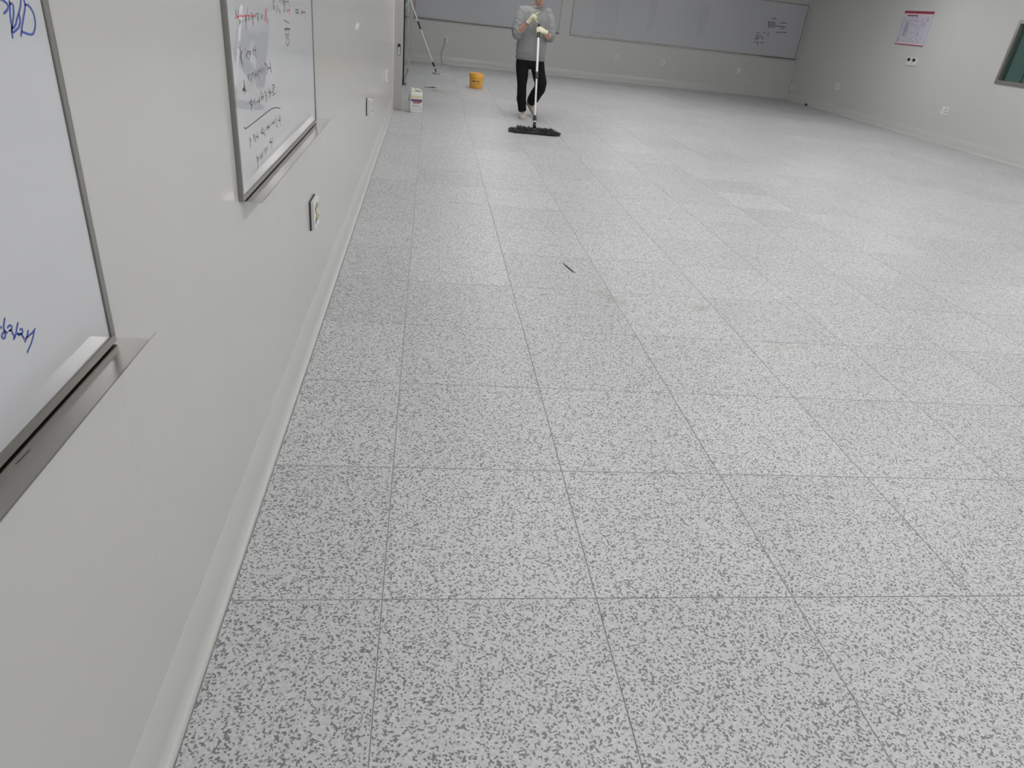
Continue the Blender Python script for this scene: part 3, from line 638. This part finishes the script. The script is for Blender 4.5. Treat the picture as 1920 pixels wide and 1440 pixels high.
# orange pail
bk = empty('plastic_pail', (.962, 12.70, 0), 0, 'orange plastic pail with lid standing left of the worker', 'pail')
MB().lathe([(.0, .002), (.108, 0), (.117, .004), (.122, .02), (.131, .19), (.131, .204)], 40).build('body', M['orange'], bk, smooth=True)
MB().lathe([(.134, .196), (.138, .199), (.138, .215), (.136, .218), (.136, .25), (.134, .258), (.128, .262), (.122, .256), (.0, .255)], 40).build('lid', M['orange'], bk, smooth=True)
MB().tube([(.136, 0, .205), (.15, -.02, .195), (.152, -.06, .17), (.14, -.09, .16)], .004, 8).build('bail_handle', M['orange'], bk, smooth=True)
def on_cyl(mb, a0, a1, z0, z1, off=.0012, n=8):
    rr_ = lambda z: .122+(z-.02)/.17*.009+off
    L = []; 
    for k in range(n+1):
        a = -math.pi/2+a0+(a1-a0)*k/n
        L.append(((rr_(z0)*math.cos(a), rr_(z0)*math.sin(a), z0), (rr_(z1)*math.cos(a), rr_(z1)*math.sin(a), z1)))
    mb.add([p for q in L for p in q], [(2*k, 2*k+2, 2*k+3, 2*k+1) for k in range(n)])
t = MB()
for a0, a1 in ((-.62, -.42), (-.40, -.22), (-.10, .05), (.14, .3), (.32, .44)): on_cyl(t, a0, a1, .122, .138)
for a0, a1, z0, z1 in ((-.32, -.05, .098, .103), (.1, .42, .092, .097), (.1, .45, .078, .083), (-.3, .05, .075, .079)): on_cyl(t, a0, a1, z0, z1)
t.build('lettering', M['brown_txt'], bk, fix=False)
t = MB(); on_cyl(t, -.36, .08, .083, .095); t.build('white_sticker', M['label'], bk, fix=False)

# leaning flat mop
lm = empty('leaning_mop', (.22, 14.60, 0), 0, 'mop with a thin pole leaning against the wall near the glass door', 'mop')
A = Vector((0, 0, .045)); Bv = Vector((-.628, 0, 1.42))
def along(t): return A+(Bv-A)*t
MB().ellrings([(0, 0, z, .10*s, .10*s) for z, s in ((.012, .85), (.02, 1), (.026, .95), (.030, .7))], 28).build('head_disc', M['alu'], lm, smooth=True)
mp_ = MB(); rr = random.Random(5)
for k in range(46):
    a = k/46*2*math.pi; l = .055+rr.uniform(0, .03)
    mp_.tube([(.075*math.cos(a), .075*math.sin(a), .012), ((.09+l*.4)*math.cos(a), (.09+l*.4)*math.sin(a), .010), ((.09+l)*math.cos(a+.1), (.09+l)*math.sin(a+.1), .005)], .005, 5)
tag(mp_.build('fringe', M['plastic_cream'], lm, smooth=True), kind='stuff')
MB().lathe([(.055, .030), (.05, .034), (.0, .035)], 20).build('white_pad', M['plastic_white'], lm, smooth=True)
MB().tube([along(-.02), along(.05)], .013, 10).build('swivel_joint', M['black'], lm, smooth=True)
MB().tube([along(.07), along(.135)], .020, 12).build('lower_collar', M['black'], lm, smooth=True)
MB().tube([along(.05), along(.60)], .0105, 12).build('lower_pole', M['pole'], lm, smooth=True)
MB().tube([along(.565), along(.665)], .019, 12).build('lock_collar', M['black'], lm, smooth=True)
MB().tube([along(.62), along(.93)], .0125, 12).build('upper_pole', M['pole'], lm, smooth=True)
MB().tube([along(.905), along(1.0)], .016, 12).build('grip', M['plastic_white'], lm, smooth=True)

# loose scraps
st = empty('rubber_strip', (1.012, 2.80, 0), 0, 'thin dark curved strip lying on the bare floor tiles', 'strip')
MB().tube([(-.020, .092, .002), (-.013, .045, .002), (.0, -.01, .003), (.014, -.06, .003), (.028, -.098, .002)], [(.0012, .001), (.002, .0035), (.0022, .005), (.0022, .005), (.0012, .001)], 8).build('strip', M['debris'], st, smooth=True)
sc_ = empty('dark_scrap', (.09, 12.05, 0), 0, 'small dark scrap on the floor behind the jug', 'scrap')
MB().tube([(-.10, -.06, .003), (.0, .0, .006), (.07, .03, .010), (.11, .05, .004)], [(.002, .003), (.004, .02), (.006, .035), (.002, .02)], 8).build('scrap', M['debris'], sc_, smooth=True)
db = empty('black_stopper', (9.44, 16.05, 0), 0, 'tiny black stopper at the foot of the window wall', 'stopper')
MB().lathe([(.026, 0), (.030, .006), (.028, .035), (.018, .05), (0, .052)], 16).build('stopper', M['rubber'], db, smooth=True)

# ------------------------------------------------------------------ dust mop held by the worker
P0 = Vector((1.467, 8.0, .10)); P1 = Vector((1.545, 9.08, 1.13)); PD = (P1-P0)
def pole(t): return P0+PD*t
fm = empty('dust_mop', (1.478, 7.985, 0), 0, 'wide dark grey shaggy mop with white pole pushed by the worker', 'mop')
OM = fm.location
MB().tube([pole(-.005), pole(.03)], .019, 14).build('swivel_socket', M['black'], fm, OM, True)
MB().tube([pole(.03), pole(.042)], .020, 14).build('white_ring', M['pole'], fm, OM, True)
MB().tube([pole(.042), pole(.06), pole(.085), pole(.10)], [.022, .026, .024, .020], 14).build('lower_collar', M['black'], fm, OM, True)
MB().tube([pole(.09), pole(.53)], .0125, 14).build('lower_pole', M['pole'], fm, OM, True)
MB().tube([pole(.495), pole(.51), pole(.56), pole(.572)], [.018, .0215, .0215, .018], 14).build('lock_collar', M['black'], fm, OM, True)
MB().tube([pole(.55), pole(.97)], .016, 14).build('upper_pole', M['pole'], fm, OM, True)
MB().tube([pole(.955), pole(.96), pole(1.10), pole(1.115)], [.0175, .019, .019, .014], 14).build('grip', M['black'], fm, OM, True)
MB().box(1.478-.30, 1.478+.30, 7.94, 8.05, .035, .050).tube([pole(-.02), pole(.01)], .024, 12).build('head_plate', M['black'], fm, OM)
def strand(mb, p, d, l, r, rng):
    d = d.normalized(); s = Vector((rng.uniform(-1, 1), rng.uniform(-1, 1), rng.uniform(-.3, 1)))*.35
    q1 = p+d*l*.5; q2 = q1+(d+s+Vector((0, 0, -.5))).normalized()*l*.5
    for q in (q1, q2): q.z = max(q.z, r*.9)
    mb.tube([p, q1, q2], [r*.9, r, r*.65], 6)
ms = MB(); rng = random.Random(21)
for k in range(760):
    a = rng.uniform(0, 2*math.pi); rad = math.sqrt(rng.uniform(.0, 1))
    ex, ey = .325, .062
    x = 1.478+ex*rad*math.copysign(abs(math.cos(a))**.6, math.cos(a)); y = 7.990+ey*rad*math.copysign(abs(math.sin(a))**.6, math.sin(a))
    edge = rad > .7
    p = Vector((x, y, .034+rng.uniform(-.01, .014) if not edge else .024+rng.uniform(-.012, .016)))
    out = Vector((math.cos(a)*.8, math.sin(a)*1.2, rng.uniform(-.5, .5) if edge else rng.uniform(.3, 1.3)))
    strand(ms, p, out, rng.uniform(.034, .062), rng.uniform(.0055, .008), rng)
tag(ms.build('chenille_strands', M['chenille'], fm, OM, True), kind='stuff')
core = MB(); core.ellrings([(1.478, 7.99, z, .345*s, .072*s) for z, s in ((.003, .95), (.012, 1), (.034, .97), (.046, .8))], 40, 3.5); core.build('pad', M['chenille'], fm, OM, True)

# ------------------------------------------------------------------ the worker
PR = Vector((1.50, 9.40, 0))
pe = empty('person', PR, 0, 'worker in grey sweatshirt, black trousers and cream gloves pushing the wide mop', 'person')
V = Vector
SH_R, SH_L = V((1.335, 9.38, 1.385)), V((1.682, 9.38, 1.395))
EL_R, EL_L = V((1.266, 9.29, 1.085)), V((1.745, 9.30, 1.105))
WR_R, WR_L = V((1.392, 9.155, 1.258)), V((1.648, 9.125, 1.128))
HIP_R, HIP_L = V((1.405, 9.39, .80)), V((1.60, 9.39, .80))
KN_R, KN_L = V((1.42, 9.34, .46)), V((1.69, 9.34, .46))
AN_R, AN_L = V((1.487, 9.43, .085)), V((1.620, 9.73, .185))
HC = V((1.545, 9.31, 1.605))     # head centre

def finish(me, name, m, parent=pe, amp=0, freq=14, seed=0, zs=1.0):
    if amp:
        ns = [v.normal.copy() for v in me.vertices]
        for v, n in zip(me.vertices, ns):
            p = V((v.co.x*freq, v.co.y*freq, v.co.z*freq*zs+seed))
            v.co += n*amp*(noise.noise(p)+.5*noise.noise(p*2.1+V((5, 2, 1))))
    for v in me.vertices: v.co -= PR
    me.materials.append(m)
    me.name = name
    return link(name, me, parent)

# body: head, neck, trunk, arms, legs in one skin
bd = MB()
def ell(c, rx, ry, rz, n=16, rows=11):
    rws = []
    for k in range(rows):
        a = -math.pi/2+math.pi*(k+.5)/rows
        rws.append((c[0], c[1], c[2]+rz*math.sin(a), rx*math.cos(a), ry*math.cos(a)))
    bd.ellrings(rws, n)
ell(HC+V((0, .012, .028)), .076, .096, .100)                 # skull
bd.ellrings([(HC.x, HC.y-.034, HC.z-.118, .020, .022), (HC.x, HC.y-.034, HC.z-.112, .034, .036), (HC.x, HC.y-.026, HC.z-.085, .053, .058), (HC.x, HC.y-.016, HC.z-.045, .064, .076), (HC.x, HC.y-.01, HC.z, .070, .085), (HC.x, HC.y-.005, HC.z+.04, .072, .086)], 20)   # jaw, face
bd.tube([HC+V((0, -.090, .010)), HC+V((0, -.102, -.018)), HC+V((0, -.110, -.036)), HC+V((0, -.092, -.046))], [.008, .011, .015, .010], 10)   # nose
bd.tube([HC+V((-.022, -.086, -.068)), HC+V((0, -.095, -.066)), HC+V((.022, -.086, -.068))], [.005, .007, .005], 8)   # lips
bd.tube([HC+V((-.020, -.083, -.079)), HC+V((0, -.091, -.078)), HC+V((.020, -.083, -.079))], [.005, .0075, .005], 8)
for s in (-1, 1):
    bd.tube([HC+V((s*.014, -.086, .022)), HC+V((s*.034, -.083, .027)), HC+V((s*.052, -.068, .020))], [.007, .009, .006], 8)   # brow
    bd.tube([HC+V((s*.072, .010, -.040)), HC+V((s*.080, .018, -.010)), HC+V((s*.080, .022, .018))], [(.006, .012), (.008, .019), (.006, .014)], 10)  # ear
bd.tube([V((1.525, 9.385, 1.36)), V((1.528, 9.372, 1.43)), V((1.538, 9.345, 1.50)), HC+V((0, .02, -.05))], [.075, .062, .056, .055], 18)
bd.ellrings([(1.505, 9.40, .78, .150, .10), (1.505, 9.40, .95, .145, .10), (1.51, 9.39, 1.15, .165, .105), (1.515, 9.385, 1.32, .17, .10), (1.52, 9.385, 1.39, .14, .08)], 28, 2.3)
for sh, el, wr in ((SH_R, EL_R, WR_R), (SH_L, EL_L, WR_L)):
    bd.capsule(sh, el, .052, .043, 14)
    f = wr-el
    bd.tube([el-f*.1, el+f*.05, el+f*.3, el+f*.7, wr, wr+f*.1], [.03, .042, .046, .037, .029, .026], 16)
for hp, kn, an in ((HIP_R, KN_R, AN_R), (HIP_L, KN_L, AN_L)):
    bd.capsule(hp, kn, .078, .052, 14); bd.capsule(kn, an, .05, .034, 14)
finish(remesh(bd, .0065, 4), 'body', M['skin'])
# hair and eyes
hr = MB(); rows = []
for k in range(12):
    a = math.radians(-12+k*9.2)
    rows.append((HC.x, HC.y+.022, HC.z+.036+.102*math.sin(a), .083*math.cos(a), .100*math.cos(a)))
hr.ellrings(rows, 24)
hr.ellrings([(HC.x, HC.y+.055, HC.z-.055, .050, .040), (HC.x, HC.y+.045, HC.z-.02, .070, .065), (HC.x, HC.y+.03, HC.z+.03, .080, .09)], 20)
finish(remesh(hr, .007, 2), 'hair', M['hair'], amp=.005, freq=60)
for s in (-1, 1):
    e = MB(); c = HC+V((s*.032, -.074, .006))
    e.ellrings([(c.x, c.y, c.z+.011*math.sin(a), .013*math.cos(a), .011*math.cos(a)) for a in [math.radians(-75+15*k) for k in range(11)]], 14)
    eo = e.build('eye', M['eye'], pe, PR, True)
    e2 = MB().tube([c+V((0, -.0095, 0)), c+V((0, -.0125, 0))], [.0055, .0045], 12); e2.build('iris', M['hair'], eo, PR, True)

lp = MB()
lp.tube([HC+V((-.024, -.082, -.070)), HC+V((-.010, -.0945, -.0665)), HC+V((0, -.0965, -.068)), HC+V((.010, -.0945, -.0665)), HC+V((.024, -.082, -.070))], [.002, .0045, .0045, .0045, .002], 8)
lp.tube([HC+V((-.021, -.082, -.0745)), HC+V((0, -.0955, -.0765)), HC+V((.021, -.082, -.0745))], [.002, .0055, .002], 8)
lp.build('lips', M['lips'], pe, PR, True)

# sweatshirt
sw = MB()
sw.ellrings([(1.506, 9.40, .795, .200, .128), (1.506, 9.40, .81, .205, .134), (1.506, 9.40, .855, .208, .138), (1.506, 9.398, .885, .216, .150), (1.506, 9.395, .95, .216, .152), (1.508, 9.39, 1.08, .208, .146), (1.511, 9.388, 1.22, .206, .142), (1.513, 9.386, 1.32, .203, .133), (1.515, 9.385, 1.385, .180, .112), (1.518, 9.382, 1.425, .135, .095), (1.523, 9.378, 1.455, .090, .082), (1.527, 9.374, 1.472, .074, .072)], 36, 2.35)
for sh, el, wr, s in ((SH_R, EL_R, WR_R, -1), (SH_L, EL_L, WR_L, 1)):
    m1 = sh.lerp(el, .5)+V((s*.012, .0, 0)); f = wr-el
    inn = sh+V((-s*.08, 0, .004))
    sw.tube([inn, sh+V((s*.0, 0, -.005)), sh.lerp(el, .25)+V((s*.012, 0, 0)), m1, sh.lerp(el, .78)+V((s*.008, 0, 0)), el+V((s*.004, .008, -.012))], [.070, .080, .081, .080, .079, .066], 20)
    sw.tube([el-f*.12+V((0, .01, 0)), el-f*.02, el+f*.12, el+f*.26, el+f*.30], [.050, .070, .072, .064, .058], 20)
    for t, r in ((.10, .073), (.20, .070)):                 # pushed-up folds
        c = el+f*t; d = f.normalized()
        sw.tube([c-d*.014, c, c+d*.014], [r*.9, r*1.06, r*.9], 20)
me = remesh(sw, .0085, 5)
nrm = [v.normal.copy() for v in me.vertices]
for v, vn in zip(me.vertices, nrm):       # draped folds: long ridges down the trunk, rings on the sleeves
    p = v.co
    trunk = abs(p.x-1.51) < .20 and p.z < 1.38
    n = noise.noise(V((p.x*16, p.y*10, p.z*3.2)))+.6*noise.noise(V((p.x*9+p.z*14, p.y*9, p.z*9+7)))
    if not trunk: n = noise.noise(V((p.x*14, p.y*14, p.z*24)))+.6*noise.noise(V((p.x*30, p.y*30, p.z*40)))
    k = .0075 if trunk else .0085
    v.co += vn*k*n
finish(me, 'sweatshirt', M['sweat'])
rb = MB(); rb.ellrings([(1.506, 9.40, z, rx, ry) for z, rx, ry in ((.780, .203, .133), (.785, .211, .140), (.83, .2145, .1455), (.843, .209, .141))], 40, 2.35)
finish(remesh(rb, .009, 1), 'hem_band', M['sweat_rib'])
cl = MB(); ring = [V((1.5265+.078*math.cos(a), 9.372+.076*math.sin(a), 1.462+.018*math.sin(a))) for a in [2*math.pi*k/24 for k in range(25)]]
cl.tube(ring, .0115, 8); finish(remesh(cl, .005, 1), 'collar', M['sweat_rib'])
for el, wr in ((EL_R, WR_R), (EL_L, WR_L)):
    f = wr-el; d = f.normalized(); c = el+f*.30
    cf = MB().tube([c-d*.02, c-d*.012, c+d*.008, c+d*.014], [.058, .066, .064, .056], 20)
    finish(remesh(cf, .006, 1), 'cuff', M['sweat_rib'])

# trousers
tq = MB()
tq.ellrings([(1.504, 9.40, .90, .17, .115), (1.504, 9.40, .83, .196, .132), (1.503, 9.40, .76, .198, .135), (1.503, 9.40, .70, .190, .125), (1.503, 9.395, .665, .165, .10)], 32, 2.4)
tq.tube([HIP_R+V((0, 0, .04)), V((1.405, 9.385, .72)), V((1.408, 9.365, .60)), V((1.418, 9.345, .47)), V((1.424, 9.355, .36)), V((1.436, 9.39, .24)), V((1.463, 9.42, .13)), V((1.476, 9.425, .085))], [.10, .10, .090, .072, .069, .069, .064, .058], 22)
tq.tube([HIP_L+V((0, 0, .04)), V((1.618, 9.385, .72)), V((1.655, 9.36, .60)), V((1.688, 9.335, .50)), V((1.69, 9.37, .42)), V((1.672, 9.50, .345)), V((1.655, 9.62, .27)), V((1.642, 9.71, .21)), V((1.637, 9.735, .19))], [.10, .10, .095, .088, .086, .087, .086, .076, .068], 22)
finish(remesh(tq, .009, 5), 'trousers', M['trouser'], amp=.006, freq=13, zs=.6)

# shoes
def shoe(heel, toe, upv):
    f = (toe-heel); L = f.length; f = f.normalized(); u = (upv-f*upv.dot(f)).normalized(); s = f.cross(u)
    def ringp(t, hw, z0, z1, n=20, p=2.6):
        out = []
        for k in range(n):
            a = 2*math.pi*k/n; c = math.cos(a); q = math.sin(a)
            zz = (z0+z1)/2+(z1-z0)/2*math.copysign(abs(q)**(2/p), q)
            out.append(heel+f*(t*L)+s*(hw*math.copysign(abs(c)**(2/p), c))+u*zz)
        return out
    r = empty_part = None
    upm = MB().loops([ringp(t, hw, .016, h) for t, hw, h in ((.0, .018, .05), (.02, .030, .075), (.08, .036, .088), (.2, .037, .092), (.33, .038, .090), (.45, .041, .074), (.6, .046, .062), (.75, .049, .054), (.88, .046, .046), (.96, .034, .036), (1.0, .016, .026))])
    o = finish(remesh(upm, .006, 2), 'shoe', M['shoe'])
    so = MB().loops([ringp(t, hw, 0, .024, p=4) for t, hw in ((-.015, .012), (.0, .026), (.06, .038), (.2, .040), (.4, .040), (.6, .047), (.75, .051), (.9, .046), (.98, .032), (1.02, .012))])
    so.build('sole', M['sole'], o, PR, True)
    for t, h in ((.40, .0830), (.48, .0735), (.56, .0675)):
        c = heel+f*(t*L)+u*h
        MB().tube([c-s*.022-u*.006, c+u*.001, c+s*.022-u*.006], .0038, 6).build('lace', M['lace'], o, PR, True)
    op = heel+f*(.16*L)+u*.088
    MB().tube([op+f*.045*math.cos(a)*1.0+s*.032*math.sin(a)+u*.004*math.cos(a) for a in [2*math.pi*k/16 for k in range(17)]], .006, 6).build('shoe_collar', M['lace'], o, PR, True)
shoe(V((1.492, 9.495, 0)), V((1.452, 9.195, 0)), V((0, 0, 1)))
shoe(V((1.590, 9.850, .160)), V((1.708, 9.655, .010)), V((.10, -.55, .8)))

# gloves
def glove(wrist, d, n, left, curls, thumb, palm_len=.092):
    d = d.normalized(); n = (n-d*n.dot(d)).normalized()
    s = n.cross(d) if left else d.cross(n)
    mb = MB(); tips = []
    def ring(t, hw, th, p=2.8, k=18):
        out = []
        for i in range(k):
            a = 2*math.pi*i/k; c = math.cos(a); q = math.sin(a)
            out.append(wrist+d*t+s*(hw*math.copysign(abs(c)**(2/p), c))+n*(th*math.copysign(abs(q)**(2/p), q)))
        return out
    mb.loops([ring(t, hw, th) for t, hw, th in ((-.045, .033, .029), (-.02, .031, .026), (.0, .032, .024), (.03, .041, .022), (.06, .046, .021), (palm_len, .045, .018), (palm_len+.008, .040, .013))])
    for i, (off, ln_) in enumerate(((.033, .080), (.0115, .088), (-.0105, .083), (-.032, .064))):
        p = wrist+d*(palm_len-.006)+s*off; ang = 0; seg = (ln_*.46, ln_*.30, ln_*.24); dirv = d
        r = .0112
        for j in range(3):
            ang += curls[i][j]
            dirv = d*math.cos(ang)+n*math.sin(ang)
            q = p+dirv*seg[j]
            mb.capsule(p, q, r, r*.95, 10)
            if (i == 0 and curls[0][0] < .6) or j == 2: tips += [p.lerp(q, .3), p.lerp(q, .8), q]
            p = q; r *= .95
    p = wrist+d*.028+s*.030+n*.006
    for (a, b, c), l in zip(thumb, (.042, .034, .028)):
        q = p+(d*a+s*b+n*c).normalized()*l
        mb.capsule(p, q, .0135, .0122, 10); p0 = p; p = q
    tips += [p0.lerp(p, .5), p]
    me = remesh(mb, .0040, 2)
    me.materials.append(M['glove'])
    o = finish(me, 'glove', M['coating'])
    for poly in me.polygons:
        c = poly.center+PR
        poly.material_index = 1 if min((c-t).length for t in tips) < .0125 else 0
    cuff = MB().tube([wrist-d*.052, wrist-d*.046, wrist-d*.038, wrist-d*.034], [.030, .0345, .034, .031], 18)
    cuff.build('wrist_band', M['lace'], o, PR, True)
    return o
grip = pole(1.035)
pa = PD.normalized()
dl = V((-.93, -.25, .28)); dl = (dl-pa*dl.dot(pa)).normalized()
nl = dl.cross(pa)                       # palm side, towards the pole
wl_ = grip-nl*.036-dl*.080
glove(wl_, dl, nl, True, ((.75, 1.25, .9), (.8, 1.3, .9), (.85, 1.3, .9), (.9, 1.3, .9)), ((.5, .6, .6), (.35, .35, 1), (-.1, .1, 1)))
dr_ = V((.60, -.06, .80))
glove(WR_R+dr_.normalized()*.025, dr_, V((.72, -.42, -.52)), False, ((.05, .18, .12), (1.25, 1.45, .9), (1.3, 1.45, .9), (1.35, 1.45, .9)), ((.6, .5, .6), (.3, -.1, .9), (.1, -.6, .6)))
